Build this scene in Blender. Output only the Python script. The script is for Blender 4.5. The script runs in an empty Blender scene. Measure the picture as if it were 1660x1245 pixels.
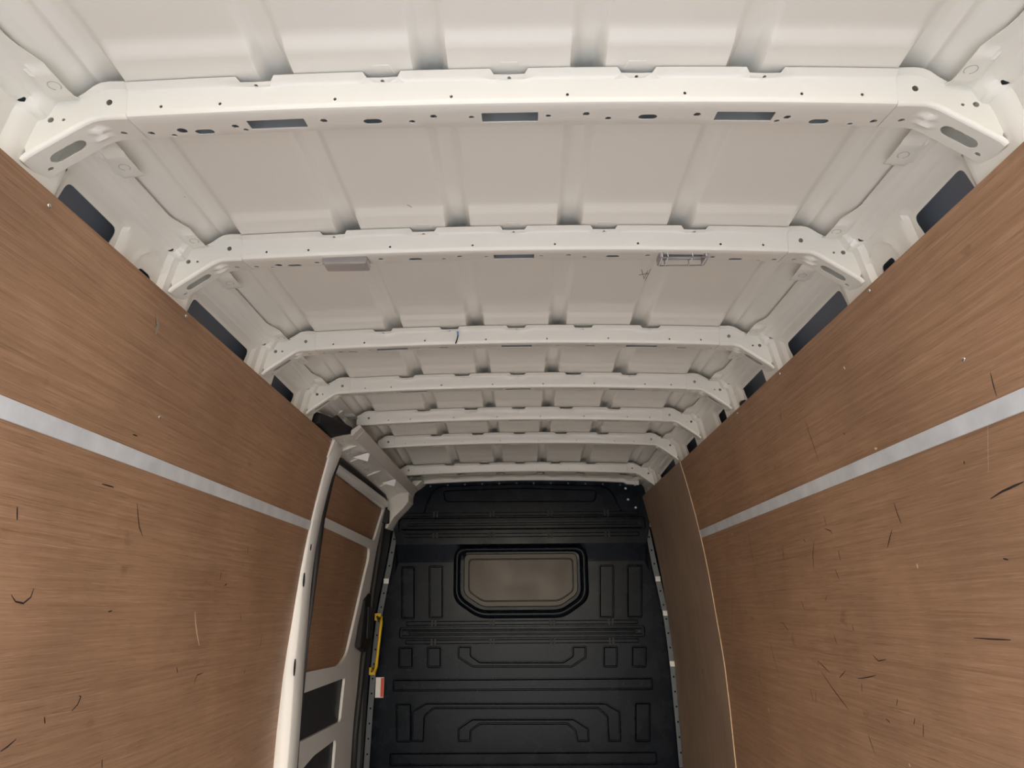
import bpy, bmesh, math, random
import numpy as np
from mathutils import Vector, Matrix
from mathutils.geometry import delaunay_2d_cdt
random.seed(7)
sc = bpy.context.scene
COL = sc.collection

# ------------------------------------------------------------------ camera
F_PX = 1178.0
def nrm(v):
    v = np.array(v, float); return v/np.linalg.norm(v)
_F = nrm([850-830, -(985-622.5), -F_PX])          # van's forward axis seen from the camera
_U = nrm([-30, 3829.5, -F_PX]); _U = nrm(_U-_F*_U.dot(_F))
_R = np.cross(_F, _U)
CM = np.array([_R, _F, _U])                        # world (x right, y forward, z up) = CM @ camera
CAM = np.array([0.015, 0.0, 1.0])
cd = bpy.data.cameras.new('camera'); cam = bpy.data.objects.new('camera', cd); COL.objects.link(cam)
cd.sensor_fit = 'HORIZONTAL'; cd.sensor_width = 36.0; cd.lens = F_PX*36/1660; cd.clip_start = 0.02
cam.matrix_world = Matrix([list(CM[0])+[CAM[0]], list(CM[1])+[CAM[1]], list(CM[2])+[CAM[2]], [0,0,0,1]])
sc.camera = cam
def ray(px, py): return CM @ np.array([px-830, -(py-622.5), -F_PX])/F_PX
def at_y(px, py, Y): d = ray(px, py); return CAM+d*(Y/d[1])
def at_x(px, py, X): d = ray(px, py); return CAM+d*((X-CAM[0])/d[0])

# ------------------------------------------------------------------ light
w = bpy.data.worlds.new('sky'); sc.world = w; w.use_nodes = True
nt = w.node_tree; bg = nt.nodes['Background']
sky = nt.nodes.new('ShaderNodeTexSky'); sky.sky_type = 'NISHITA'; sky.sun_disc = False
sky.sun_elevation = math.radians(30); sky.sun_rotation = math.radians(180); sky.air_density = 1.0; sky.dust_density = 3.0; sky.ozone_density = 0.6
mixn = nt.nodes.new('ShaderNodeMix'); mixn.data_type = 'RGBA'; mixn.inputs[0].default_value = 0.55
mixn.inputs[7].default_value = (3.25, 3.45, 3.72, 1)   # bright cloud cover mixed into the clear sky
nt.links.new(sky.outputs[0], mixn.inputs[6]); nt.links.new(mixn.outputs[2], bg.inputs[0])
bg.inputs[1].default_value = 1.0
sun = bpy.data.lights.new('sun', 'SUN'); sun.energy = 4.5; sun.angle = math.radians(3); sun.color = (1, .98, .96)
so = bpy.data.objects.new('sun', sun); COL.objects.link(so)
so.rotation_euler = (math.radians(60), 0, 0)       # from behind the van, shining in through the open rear doors
sc.view_settings.view_transform = 'Standard'; sc.view_settings.look = 'None'; sc.view_settings.gamma = 1.0
sc.view_settings.use_curve_mapping = False
sc.view_settings.exposure = -0.25
sc.cycles.max_bounces = 12; sc.cycles.diffuse_bounces = 8

# ------------------------------------------------------------------ materials
def mat(name, col, rough=.5, metal=0.0, coat=0.0, bump=None, var=None, spec=.5):
    m = bpy.data.materials.new(name); m.use_nodes = True; t = m.node_tree; b = t.nodes['Principled BSDF']
    b.inputs['Base Color'].default_value = (*col, 1); b.inputs['Roughness'].default_value = rough
    b.inputs['Metallic'].default_value = metal; b.inputs['Coat Weight'].default_value = coat
    b.inputs['Coat Roughness'].default_value = .12; b.inputs['Specular IOR Level'].default_value = spec
    if var:
        scale, amt = var
        tc = t.nodes.new('ShaderNodeTexCoord'); n = t.nodes.new('ShaderNodeTexNoise'); n.inputs['Scale'].default_value = scale; n.inputs['Detail'].default_value = 5
        r = t.nodes.new('ShaderNodeMapRange'); r.inputs[1].default_value = .3; r.inputs[2].default_value = .7
        r.inputs[3].default_value = 1-amt; r.inputs[4].default_value = 1+amt
        mx = t.nodes.new('ShaderNodeMix'); mx.data_type = 'RGBA'; mx.blend_type = 'MULTIPLY'; mx.inputs[0].default_value = 1
        mx.inputs[6].default_value = (*col, 1)
        t.links.new(tc.outputs['Object'], n.inputs['Vector']); t.links.new(n.outputs[0], r.inputs[0]); t.links.new(r.outputs[0], mx.inputs[7])
        t.links.new(mx.outputs[2], b.inputs['Base Color'])
        r2 = t.nodes.new('ShaderNodeMapRange'); r2.inputs[3].default_value = max(rough-.12, .05); r2.inputs[4].default_value = rough+.12
        t.links.new(n.outputs[0], r2.inputs[0]); t.links.new(r2.outputs[0], b.inputs['Roughness'])
    return m
def wood_mat(name, c_dark, c_mid, c_pale, along=1, across=2):
    """sliced veneer: long fine streaks along one axis, blotches and faint dirt"""
    m = bpy.data.materials.new(name); m.use_nodes = True; t = m.node_tree; b = t.nodes['Principled BSDF']; L = t.links.new
    tc = t.nodes.new('ShaderNodeTexCoord')
    def noise(scl, detail, rough=.6, dist=0.0):
        mp = t.nodes.new('ShaderNodeMapping'); mp.inputs['Scale'].default_value = scl
        n = t.nodes.new('ShaderNodeTexNoise'); n.inputs['Scale'].default_value = 1; n.inputs['Detail'].default_value = detail
        n.inputs['Roughness'].default_value = rough; n.inputs['Distortion'].default_value = dist
        L(tc.outputs['Object'], mp.inputs[0]); L(mp.outputs[0], n.inputs['Vector']); return n.outputs[0]
    def vec(a, c):
        v = [c*.4]*3; v[along] = a; v[across] = c; v[0] = c*.25; return v
    def ramp(src, p):
        r = t.nodes.new('ShaderNodeValToRGB'); e = r.color_ramp.elements
        e[0].position, e[0].color = p[0][0], (*p[0][1], 1); e[1].position, e[1].color = p[-1][0], (*p[-1][1], 1)
        for q in p[1:-1]:
            k = e.new(q[0]); k.color = (*q[1], 1)
        L(src, r.inputs[0]); return r.outputs[0]
    def mix(fac, a, bb, mode='MIX'):
        x = t.nodes.new('ShaderNodeMix'); x.data_type = 'RGBA'; x.blend_type = mode
        if isinstance(fac, float): x.inputs[0].default_value = fac
        else: L(fac, x.inputs[0])
        L(a, x.inputs[6])
        if isinstance(bb, tuple): x.inputs[7].default_value = (*bb, 1)
        else: L(bb, x.inputs[7])
        return x.outputs[2]
    base = ramp(noise(vec(2.2, 110), 7, .7, .15), [(.3, c_dark), (.5, c_mid), (.72, c_pale)])
    fine = noise(vec(7, 520), 4, .65)
    k = ramp(fine, [(.55, (0, 0, 0)), (.72, (1, 1, 1))])
    f2 = t.nodes.new('ShaderNodeMath'); f2.operation = 'MULTIPLY'; L(k, f2.inputs[0]); f2.inputs[1].default_value = .42
    c = mix(f2.outputs[0], base, tuple(min(1, q*1.35+.05) for q in c_pale))
    kd = ramp(noise(vec(9, 300), 3), [(.30, (.62, .55, .5)), (.42, (1, 1, 1))])
    c = mix(.6, c, kd, 'MULTIPLY')
    blot = ramp(noise((2.2, 2.2, 2.2), 5, .6), [(.32, (.80, .78, .77)), (.6, (1.08, 1.06, 1.04))])
    c = mix(.8, c, blot, 'MULTIPLY')
    spot = ramp(noise((14, 9, 14), 3, .5), [(.70, (1, 1, 1)), (.80, (.55, .5, .47))])
    c = mix(.7, c, spot, 'MULTIPLY')
    L(c, b.inputs['Base Color']); b.inputs['Roughness'].default_value = .5; b.inputs['Specular IOR Level'].default_value = .35
    bp = t.nodes.new('ShaderNodeBump'); bp.inputs['Strength'].default_value = .12; bp.inputs['Distance'].default_value = .002
    L(fine, bp.inputs['Height']); L(bp.outputs[0], b.inputs['Normal'])
    return m
PAINT = mat('cream_body_paint', (.80, .785, .72), .32, coat=.4)
WHITE = mat('white_door_paint', (.82, .82, .81), .3, coat=.3)
PRIMER = mat('grey_primer', (.46, .47, .47), .5)
WOOD = wood_mat('plywood_veneer', (.265, .154, .088), (.335, .200, .119), (.41, .256, .160))
WOOD_V = wood_mat('plywood_veneer_upright', (.29, .205, .145), (.35, .255, .185), (.40, .30, .225), along=2, across=1)
SKIN = mat('blue_grey_ecoat', (.40, .45, .52), .5)
ECOAT_SHADE = mat('rib_inside_ecoat_shade', (.46, .49, .52), .5)  # grey e-coat, chosen darker so the punched rib holes look shaded
WOODEDGE = mat('plywood_edge', (.62, .46, .30), .6)
BLACK = mat('black_moulded_panel', (.004, .006, .0105), .27, var=(9.0, .25), spec=.17)
BLACK.node_tree.nodes['Principled BSDF'].inputs['Specular Tint'].default_value = (.80, .89, 1, 1)
BLACKM = mat('black_rubber', (.012, .012, .014), .6)
GALV = mat('zinc_strip', (.70, .73, .76), .42, metal=.15, var=(14.0, .1))
STEEL = mat('steel_flange', (.10, .115, .135), .4, metal=.3)
CHROME = mat('screw_steel', (.7, .7, .7), .25, metal=1)
CHAR = mat('charcoal_board', (.032, .034, .04), .6, var=(20, .2))
YELLOW = mat('yellow_handle_plastic', (.75, .50, .02), .4)
COVER = mat('grey_beige_cover', (.62, .59, .555), .5)
PANE = mat('bulkhead_pane', (.040, .033, .025), .36, var=(5, .3), spec=.32)  # brownish reflection of the interior painted into the base colour
SCUFF = mat('black_scuff', (.025, .02, .02), .6)
PALE = mat('pale_gouge', (.72, .56, .38), .6)
GREYST = mat('grey_smudge', (.30, .25, .2), .7)
BLUE = mat('blue_wire', (.12, .32, .72), .4)
STICK = mat('sticker_white', (.8, .8, .8), .4)
RED = mat('sticker_red', (.62, .06, .03), .4)
FLOORM = mat('floor_board', (.36, .36, .355), .6, var=(6, .1))
GROUND = mat('pale_concrete', (.44, .445, .45), .9, var=(2, .08))
LENS = mat('clear_lens', (.42, .40, .385), .25)
def lens_mat():
    b = LENS.node_tree.nodes['Principled BSDF']; b.inputs['Transmission Weight'].default_value = .35; b.inputs['Roughness'].default_value = .3
lens_mat()

# ------------------------------------------------------------------ helpers
def link(o, parent=None):
    COL.objects.link(o)
    if parent is not None: o.parent = parent
    return o
def sharpen(o):
    md = o.modifiers.new('sharp_rims', 'EDGE_SPLIT'); md.split_angle = math.radians(38)
def mobj(name, verts, faces, m, parent=None, smooth=True, solid=0.0, off=0.0, bevel=0.0):
    me = bpy.data.meshes.new(name); me.from_pydata([tuple(v) for v in verts], [], [tuple(f) for f in faces]); me.update()
    me.materials.append(m)
    if smooth: me.polygons.foreach_set('use_smooth', [True]*len(me.polygons))
    o = bpy.data.objects.new(name, me); link(o, parent)
    if bevel:
        md = o.modifiers.new('bevel', 'BEVEL'); md.width = bevel; md.segments = 2; md.limit_method = 'ANGLE'; md.angle_limit = math.radians(35)
        me.polygons.foreach_set('use_smooth', [False]*len(me.polygons))
    if solid:
        md = o.modifiers.new('thickness', 'SOLIDIFY'); md.thickness = solid; md.offset = off
        if smooth: sharpen(o)
    return o
def empty(name, loc=(0, 0, 0), parent=None):
    o = bpy.data.objects.new(name, None); o.empty_display_size = .05; link(o, parent); o.location = loc; return o
def tag(o, label, cat, group=None):
    o['label'] = label; o['category'] = cat
    if group: o['group'] = group
    return o
def struct(o, label=None):
    o['kind'] = 'structure'
    if label: o['label'] = label
    return o
class MB:
    def __init__(s): s.v = []; s.f = []
    def add(s, v, f):
        n = len(s.v); s.v += [tuple(p) for p in v]; s.f += [tuple(i+n for i in q) for q in f]
    def box(s, a, b):
        (x0, y0, z0), (x1, y1, z1) = a, b
        s.add([(x0,y0,z0),(x1,y0,z0),(x1,y1,z0),(x0,y1,z0),(x0,y0,z1),(x1,y0,z1),(x1,y1,z1),(x0,y1,z1)],
              [(0,3,2,1),(4,5,6,7),(0,1,5,4),(1,2,6,5),(2,3,7,6),(3,0,4,7)])
    def loft(s, rings, closed=True, caps=True):
        n = len(rings[0]); base = len(s.v)
        for r in rings: s.v += [tuple(p) for p in r]
        for i in range(len(rings)-1):
            for j in range(n if closed else n-1):
                a = base+i*n+j; b = base+i*n+(j+1) % n
                s.f.append((a, b, b+n, a+n))
        if caps and closed:
            s.f.append(tuple(base+j for j in reversed(range(n)))); k = base+(len(rings)-1)*n
            s.f.append(tuple(k+j for j in range(n)))
    def tube(s, pts, r, seg=6):
        pts = [Vector(p) for p in pts]; rings = []
        for i, p in enumerate(pts):
            d = (pts[min(i+1, len(pts)-1)]-pts[max(i-1, 0)]).normalized()
            a = d.cross(Vector((0, 0, 1)));
            if a.length < 1e-3: a = d.cross(Vector((1, 0, 0)))
            a.normalize(); b = d.cross(a)
            rings.append([p+(a*math.cos(t)+b*math.sin(t))*r for t in [2*math.pi*k/seg for k in range(seg)]])
        s.loft(rings)
    def build(s, name, m, parent=None, smooth=False, **k): return mobj(name, s.v, s.f, m, parent, smooth, **k)
def inpoly(P, poly):
    P = np.asarray(P, float); x, y = P[:, 0], P[:, 1]; q = np.asarray(poly, float)
    r = np.zeros(len(P), bool); j = len(q)-1
    for i in range(len(q)):
        xi, yi = q[i]; xj, yj = q[j]
        if yi != yj:
            r ^= ((yi > y) != (yj > y)) & (x < (xj-xi)*(y-yi)/(yj-yi)+xi)
        j = i
    return r
def circ(x, y, r, n=10, ry=None): return [(x+r*math.cos(2*math.pi*k/n), y+(ry or r)*math.sin(2*math.pi*k/n)) for k in range(n)]
def slot(x0, x1, y, r, n=6):
    return [(x1-r+r*math.cos(a), y+r*math.sin(a)) for a in [-math.pi/2+math.pi*k/n for k in range(n+1)]] + \
           [(x0+r+r*math.cos(a), y+r*math.sin(a)) for a in [math.pi/2+math.pi*k/n for k in range(n+1)]]
def rpoly(pts, r, seg=4):
    out = []; n = len(pts)
    for i in range(n):
        p = Vector(pts[i]); a = Vector(pts[i-1])-p; b = Vector(pts[(i+1) % n])-p
        rr = min(r, a.length*.45, b.length*.45); p0 = p+a.normalized()*rr; p1 = p+b.normalized()*rr
        for k in range(seg+1):
            t = k/seg; out.append(tuple(p0*(1-t)**2+p*2*t*(1-t)+p1*t*t))
    return out
def dens(loop, step, closed=True):
    out = []; n = len(loop)
    for i in range(n if closed else n-1):
        a = Vector(loop[i]); b = Vector(loop[(i+1) % n]); k = max(1, int(math.ceil((b-a).length/step)))
        out += [tuple(a+(b-a)*(j/k)) for j in range(k)]
    if not closed: out.append(tuple(loop[-1]))
    return out
def sheet(outer, holes, grid, fmap, lines=()):
    """triangulated sheet with real holes: 2-D outline, hole loops, interior points, mapped into 3-D"""
    P = []; E = []
    for lp in [outer]+list(holes):
        n = len(P); P += lp; E += [(n+i, n+(i+1) % len(lp)) for i in range(len(lp))]
    for ln in lines:
        n = len(P); P += ln; E += [(n+i, n+i+1) for i in range(len(ln)-1)]
    g = np.array(grid, float).reshape(-1, 2)
    if len(g):
        ok = inpoly(g, outer)
        for h in holes: ok &= ~inpoly(g, h)
        P += [tuple(q) for q in g[ok]]
    v, e, f, *_ = delaunay_2d_cdt([Vector(p) for p in P], E, [], 0, 1e-5)
    va = np.array([tuple(p) for p in v]); fa = np.array([tuple(q) for q in f if len(q) == 3])
    cen = va[fa].mean(axis=1); ok = inpoly(cen, outer)
    for h in holes:
        hb = np.array(h); lo = hb.min(0); hi = hb.max(0)
        c = (cen[:, 0] > lo[0]) & (cen[:, 0] < hi[0]) & (cen[:, 1] > lo[1]) & (cen[:, 1] < hi[1])
        idx = np.where(c)[0]
        if len(idx): ok[idx] &= ~inpoly(cen[idx], h)
    return [fmap(*p) for p in va], [tuple(q) for q in fa[ok]]
def sstep(a, b, x):
    t = np.clip((x-a)/(b-a), 0, 1); return t*t*(3-2*t)

# ------------------------------------------------------------------ van section
RIBY = [1.105, 1.632, 2.267, 2.759, 3.261, 3.757, 4.454]
REAR, FRONT = 0.22, 4.905
def crown(x): return -.015*(x/.66)**2
def drop(y): return -.022*float(sstep(3.9, 4.5, y))          # roof falls slightly towards the cab
PLY = [(1.70, .804), (1.62, .823), (1.53, .842), (1.43, .861), (1.33, .878), (1.24, .891), (1.15, .902), (1.05, .912), (.95, .921), (.84, .932), (.74, .940), (.55, .947), (.3, .951), (0.0, .952)]
_pz = np.array([p[0] for p in PLY][::-1]); _px = np.array([p[1] for p in PLY][::-1])
def plyx(z): return float(np.interp(z, _pz, _px))

# ---- floor and outside ground
m = MB(); m.box((-1.0, REAR, -.03), (1.0, FRONT+.05, 0)); struct(m.build('floor', FLOORM), 'flat cargo floor of the van')
m = MB(); m.box((-30, -40, -.72), (30, 30, -.70)); struct(m.build('ground', GROUND), 'pale concrete yard under and behind the van')

# ---- roof skin
def build_roof():
    xs = sorted(set([round(v, 4) for v in np.arange(-.80, .801, .02)] +
        [round(s*(c+d), 4) for s in (-1, 1) for c in (.132, .393) for d in np.linspace(-.036, .036, 13)] +
        [round(s*v, 4) for s in (-1, 1) for v in np.arange(.60, .80, .006)]))
    ys = set([round(v, 4) for v in np.arange(REAR, FRONT, .05)])
    for ry in RIBY+[4.79]:
        ys |= set([round(ry-.095+d, 4) for d in (-.12, -.10, -.085, -.075, -.065, -.055, -.045, -.03, -.015, 0, .01, .06, .11, .125, .14, .155, .17, .185, .2, .22)])
    ys = sorted(y for y in ys if REAR <= y <= FRONT)
    yy = [ys[0]]
    for y in ys[1:]:
        if y-yy[-1] > .004: yy.append(y)
    V = []
    for y in yy:
        up = 1.0
        for ry in RIBY+[4.79]:
            a = ry-.095
            up = min(up, max(float(sstep(a-.045, a-.075, y)) if y < a else 0.0, float(sstep(a+.12, a+.16, y)) if y > a else 0.0))
        ramp = 0.0
        for ry in RIBY+[4.79]:
            a = ry-.095
            if a-.08 < y < a: ramp = (a-y)/.08
        field = .004*(1-up)*ramp+.014*up
        for x in xs:
            ax = abs(x); ch = 0.0
            for c in (.132, .393):
                # channels open out a little where they run over a rib
                wdt = .018
                ch = max(ch, 1-float(sstep(wdt-.004, wdt+.013, abs(ax-c))))
            e = float(sstep(.645, .668, ax))
            chz = .027
            z = field*(1-ch)+chz*ch
            zr = float(np.interp(ax, [.645, .668, .69, .715, .735, .757, .80], [.024, .026, .024, .014, .002, -.008, -.008]))-.007*math.exp(-((ax-.700)/.008)**2)
            z = z*(1-e)+zr*e
            V.append((x, y, 1.868+crown(x)+drop(y)+z))
    n = len(xs); Fc = [(j*n+i, j*n+i+1, (j+1)*n+i+1, (j+1)*n+i) for j in range(len(yy)-1) for i in range(n-1)]
    o = mobj('ceiling', V, Fc, PAINT, None, True, solid=.0015, off=1)
    struct(o, 'cream painted steel roof skin with pressed lengthwise channels')
    return o
ceiling = build_roof()
# small weld tabs above every notch of the ribs
TABX = (0, .2145, -.2145, .429, -.429)
for ry in RIBY:
    for x in TABX[:3]:
        m = MB(); y0 = ry-.118; z = 1.868+crown(x)+drop(ry)
        m.loft([[(x-.020, y0+.008, z+.004), (x+.020, y0+.008, z+.004), (x+.026, y0+.03, z+.004), (x-.026, y0+.03, z+.004)],
                [(x-.014, y0+.012, z), (x+.014, y0+.012, z), (x+.020, y0+.03, z-.0005), (x-.020, y0+.03, z-.0005)]])
        o = m.build('weld_tab', PAINT, ceiling)

# ---- ribs
PROF = []   # (dy, z) at the centre line, rounded folds
def _arc(c, r, a0, a1, n=4): return [(c[0]+r*math.cos(a0+(a1-a0)*k/n), c[1]+r*math.sin(a0+(a1-a0)*k/n)) for k in range(n+1)]
PROF = [(-.095, 1.8655), (-.0835, 1.8605), (-.0805, 1.858), (-.0793, 1.854), (-.0757, 1.823), (-.0748, 1.8175), (-.0725, 1.8145), (-.068, 1.8135), (-.004, 1.8225), (-.0008, 1.824), (.0005, 1.8275), (.0045, 1.858), (.009, 1.8625), (.022, 1.865)]
PT = [0.0]
for a, b in zip(PROF, PROF[1:]): PT.append(PT[-1]+math.hypot(b[0]-a[0], b[1]-a[1]))
PT = np.array(PT); PDY = np.array([p[0] for p in PROF]); PZ = np.array([p[1] for p in PROF])
T_FOLD = PT[7]                                      # start of the bottom face
def beam_map(x, t): return (x, float(np.interp(t, PT, PDY)), float(np.interp(t, PT, PZ))+crown(x))
def t_face(z): return float(np.interp(-z, -PZ[:8], PT[:8]))
SEAM = .648
def build_beam():
    holes = []
    tb = lambda v: T_FOLD+v-.006
    for s in (-1, 1):
        for x, z in ((.098, 1.826), (.295, 1.8275), (.49, 1.8275), (.59, 1.8275)): holes.append(circ(s*x, t_face(z), .0028, 8))
        for x, v, r in ((.634, .056, .0062), (.598, .067, .005), (.468, .060, .005), (.172, .052, .0055), (.067, .042, .005)): holes.append(circ(s*x, tb(v), r, 10))
        for x, v in ((.482, .047), (.3245, .040), (.1325, .037)): holes.append(circ(s*x, tb(v), .0068, 6))
        holes.append([(p[0], p[1]) for p in slot(min(s*.524, s*.558), max(s*.524, s*.558), tb(.0605), .0085)])
        holes.append([(p[0], p[1]) for p in slot(min(s*.224, s*.257), max(s*.224, s*.257), tb(.048), .0085)])
        xa, xb = sorted((s*.357, s*.457)); holes.append(rpoly([(xa, tb(.030)), (xb, tb(.030)), (xb, tb(.060)), (xa, tb(.060))], .002, 2))
    holes.append(circ(-.578, tb(.053), .009, 12))
    holes.append(rpoly([(-.049, tb(.029)), (.049, tb(.029)), (.049, tb(.060)), (-.049, tb(.060))], .002, 2))
    for x in TABX: holes.append(circ(x, .0128, .0034, 8))
    top = [(-SEAM, 0.0)]
    for x in sorted(TABX):
        top += [(x-.032, 0.0), (x-.026, .0065), (x+.026, .0065), (x+.032, 0.0)]
    top += [(SEAM, 0.0)]
    outer = dens(top, .03, False)+dens([(SEAM, 0.0)]+[(SEAM, t) for t in PT[1:]], .05, False)[1:]
    outer += dens([(SEAM, PT[-1]), (-SEAM, PT[-1])], .03, False)[1:]+[(-SEAM, t) for t in PT[::-1][1:-1]]
    xs = np.arange(-SEAM+.0127, SEAM, .0254)
    lines = [[(-SEAM+.0001, t)]+[(float(x), t) for x in xs]+[(SEAM-.0001, t)] for t in PT[1:-1] if t not in (PT[1], PT[2])]
    grid = [(x, t) for x in xs for t in (.008, PT[1], PT[2], (PT[3]+PT[4])/2, (PT[7]+PT[8])*.5, PT[7]*.67+PT[8]*.33, PT[7]*.33+PT[8]*.67)]
    # ridge of the little joggle at each tab
    def fm(x, t):
        X, dy, z = beam_map(x, t)
        if t < PT[3]:
            k = max(1-float(sstep(.024, .032, abs(x-c))) for c in TABX); z -= .005*k*(1-float(sstep(.012, PT[3], t)))
        return (X, dy, z)
    return sheet(outer, holes, grid, fm, lines)
BV, BF = build_beam()
def build_gusset(short=False):
    """right-hand end bracket (x>0) in rib-local coordinates"""
    V = []; Fc = []
    def put(vf):
        n = len(V); V.extend(vf[0]); Fc.extend([tuple(i+n for i in q) for q in vf[1]])
    r = .006
    if short:
        path = [(SEAM+.0006, 1.7985), (.70, 1.7965), (.735, 1.795)]
        top = [(.735, 1.831), (.715, 1.838), (.703, 1.8435), (.690, 1.849), (.676, 1.851), (SEAM+.0006, 1.8508)]
    else:
        path = [(SEAM+.0006, 1.7985), (.695, 1.7968), (.712, 1.792), (.803, 1.727), (.812, 1.716)]
        top = [(.8155, 1.753), (.8125, 1.785), (.808, 1.812), (.802, 1.821), (.792, 1.8275), (.775, 1.830), (.735, 1.8325), (.718, 1.837), (.703, 1.8435), (.690, 1.849), (.676, 1.851), (SEAM+.0006, 1.8508)]
    path = dens(path, .012, False)
    nr = []
    for i in range(len(path)):
        a = Vector(path[max(i-1, 0)]); b = Vector(path[min(i+1, len(path)-1)]); d = (b-a).normalized(); nr.append(Vector((-d.y, d.x)))
    up = [tuple(Vector(p)+n*r) for p, n in zip(path, nr)]
    fdy = lambda z: -.0805+(1.858-z)*.125 if z > 1.81 else -.0745
    low = up if short else up[:-2]+[(.8075, 1.733)]
    outer = low+dens([low[-1]]+top+[low[0]], .015, False)[1:-1]
    holes = [] if short else [circ(.776, 1.794, .0055, 10), circ(.754, 1.794, .003, 8)]
    holes.append(circ(.680, 1.826, .0055, 10))
    gx = [(x, z) for x in np.arange(.655, .82, .012) for z in np.arange(1.73, 1.85, .012)]
    put(sheet(outer, holes, gx, lambda x, z: (x, fdy(z)+.0006, z)))
    # rounded fold
    n0 = len(V); K = 4
    for (px, pz), n in zip(path, nr):
        for k in range(K+1):
            a = math.pi/2*k/K; c = Vector((px, pz))+n*r
            q = c-n*r*math.sin(a); V.append((q.x, -.0745+r-r*math.cos(a), q.y))
    for i in range(len(path)-1):
        for k in range(K): a = n0+i*(K+1)+k; Fc.append((a, a+1, a+K+2, a+K+1))
    # bottom flange
    L = [0.0]
    for a, b in zip(path, path[1:]): L.append(L[-1]+(Vector(b)-Vector(a)).length)
    La = np.array(L); Pa = np.array(path); Na = np.array([tuple(n) for n in nr])
    W = .0735
    def fm(s, v):
        x = np.interp(s, La, Pa[:, 0]); z = np.interp(s, La, Pa[:, 1]); nx = np.interp(s, La, Na[:, 0]); nz = np.interp(s, La, Na[:, 1])
        h = .135*(v-r)
        if not short:     # two half-round swages in the bend
            for c, vv in ((.062, .030), (.066, .050)):
                d = math.hypot((s-c)/.017, (v-vv)/.0085); h -= .006*max(0, 1-d*d)
        return (float(x+nx*h), -.0745+v, float(z+nz*h))
    holes = [circ(.030, .050, .0058, 10)]
    if not short:
        a = .105; holes += [slot(.092, .158, .040, .0135, 6), circ(.168, .056, .005, 8)]
    outer = dens([(0, r), (L[-1], r)], .012, False)+dens([(L[-1], r), (L[-1], W), (0, W), (0, r)], .012, False)[1:-1]
    grid = [(s, v) for s in np.arange(.006, L[-1]-.003, .006) for v in np.arange(.014, W-.004, .006)]
    put(sheet(outer, holes, grid, fm))
    # rear upturn of the flange, raised to an unseen closing plate that darkens the cavity
    n0 = len(V)
    for (px, pz), n in zip(path, nr):
        h = .135*(W-r); q = Vector((px, pz))+n*h; q2 = Vector((q.x, 1.836))
        V.append((q.x, -.0745+W, q.y)); V.append((q2.x, -.0745+W+.004, q2.y))
    for i in range(len(path)-1): Fc.append((n0+2*i, n0+2*i+1, n0+2*i+3, n0+2*i+2))
    # front lip along the top edge
    n0 = len(V); tp = dens(top[1:] if not short else top, .012, False)
    for (px, pz) in tp:
        k = 1.0 if px < .70 else max(.25, 1-(px-.70)/.05)
        V.append((px, fdy(pz)+.0006, pz)); V.append((px, fdy(pz)+.0006-.013*k, pz+.0045*k))
    for i in range(len(tp)-1): Fc.append((n0+2*i, n0+2*i+1, n0+2*i+3, n0+2*i+2))
    return V, Fc
GV, GF = build_gusset(); SV, SF = build_gusset(True)
def mesh_of(name, V, Fc, m):
    me = bpy.data.meshes.new(name); me.from_pydata(V, [], Fc); me.update(); me.materials.append(m)
    me.polygons.foreach_set('use_smooth', [True]*len(me.polygons)); return me
ME_BEAM = mesh_of('rib_beam', BV, [f[::-1] for f in BF], PAINT); ME_BEAM.materials.append(ECOAT_SHADE)
ME_GR = mesh_of('gusset', GV, GF, PAINT); ME_GL = mesh_of('gusset', [(-x, y, z) for x, y, z in GV], [f[::-1] for f in GF], PAINT)
ME_SL = mesh_of('gusset', [(-x, y, z) for x, y, z in SV], [f[::-1] for f in SF], PAINT)
def part(name, me, parent, solid=.0018):
    o = bpy.data.objects.new(name, me); link(o, parent)
    md = o.modifiers.new('thickness', 'SOLIDIFY'); md.thickness = solid; md.offset = 0
    sharpen(o); return o
RIBLAB = ['cream steel roof rib farthest from the black bulkhead, with three open rectangular slots',
          'cream steel roof rib carrying the two interior lamp lenses',
          'cream steel roof rib with a short blue wire poking out',
          'cream steel roof rib next after the blue wire rib, towards the bulkhead',
          'cream steel roof rib directly over the back end of the sliding door rail cover',
          'cream steel roof rib second from the black bulkhead',
          'cream steel roof rib closest to the black bulkhead']
for i, ry in enumerate(RIBY):
    e = empty('roof_rib', (0, ry, drop(ry)))
    tag(e, RIBLAB[i], 'roof rib', 'roof ribs across the van')
    part('beam', ME_BEAM, e).modifiers['thickness'].material_offset = 1; part('gusset', ME_GR, e); part('gusset', ME_SL if i >= 4 else ME_GL, e)
# slim header over the bulkhead
def header():
    top = [(-.74, 1.800), (-.69, 1.822)]
    V = []; n = 0; xs = list(np.arange(-.76, .80, .02))
    for x in xs:
        k = max(1-float(sstep(.022, .032, abs(x-c))) for c in (0, .2145, -.2145, .429, -.429, .62, -.62))
        zt = 1.836+crown(x)*1.25-(.012 if abs(x) > .70 else 0)
        V += [(x, 4.80, 1.852+crown(x)), (x, 4.762, zt-.002-.006*k), (x, 4.775, zt-.010-.004*k), (x, 4.777, zt-.030), (x, 4.85, zt-.026)]
    Fc = [(5*i+j, 5*i+j+1, 5*i+j+6, 5*i+j+5) for i in range(len(xs)-1) for j in range(4)]
    o = mobj('front_header', V, Fc, PAINT, None, True, solid=.002)
    tag(o, 'slim cream header rail running right along the bulkhead top', 'header rail')
header()

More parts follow.
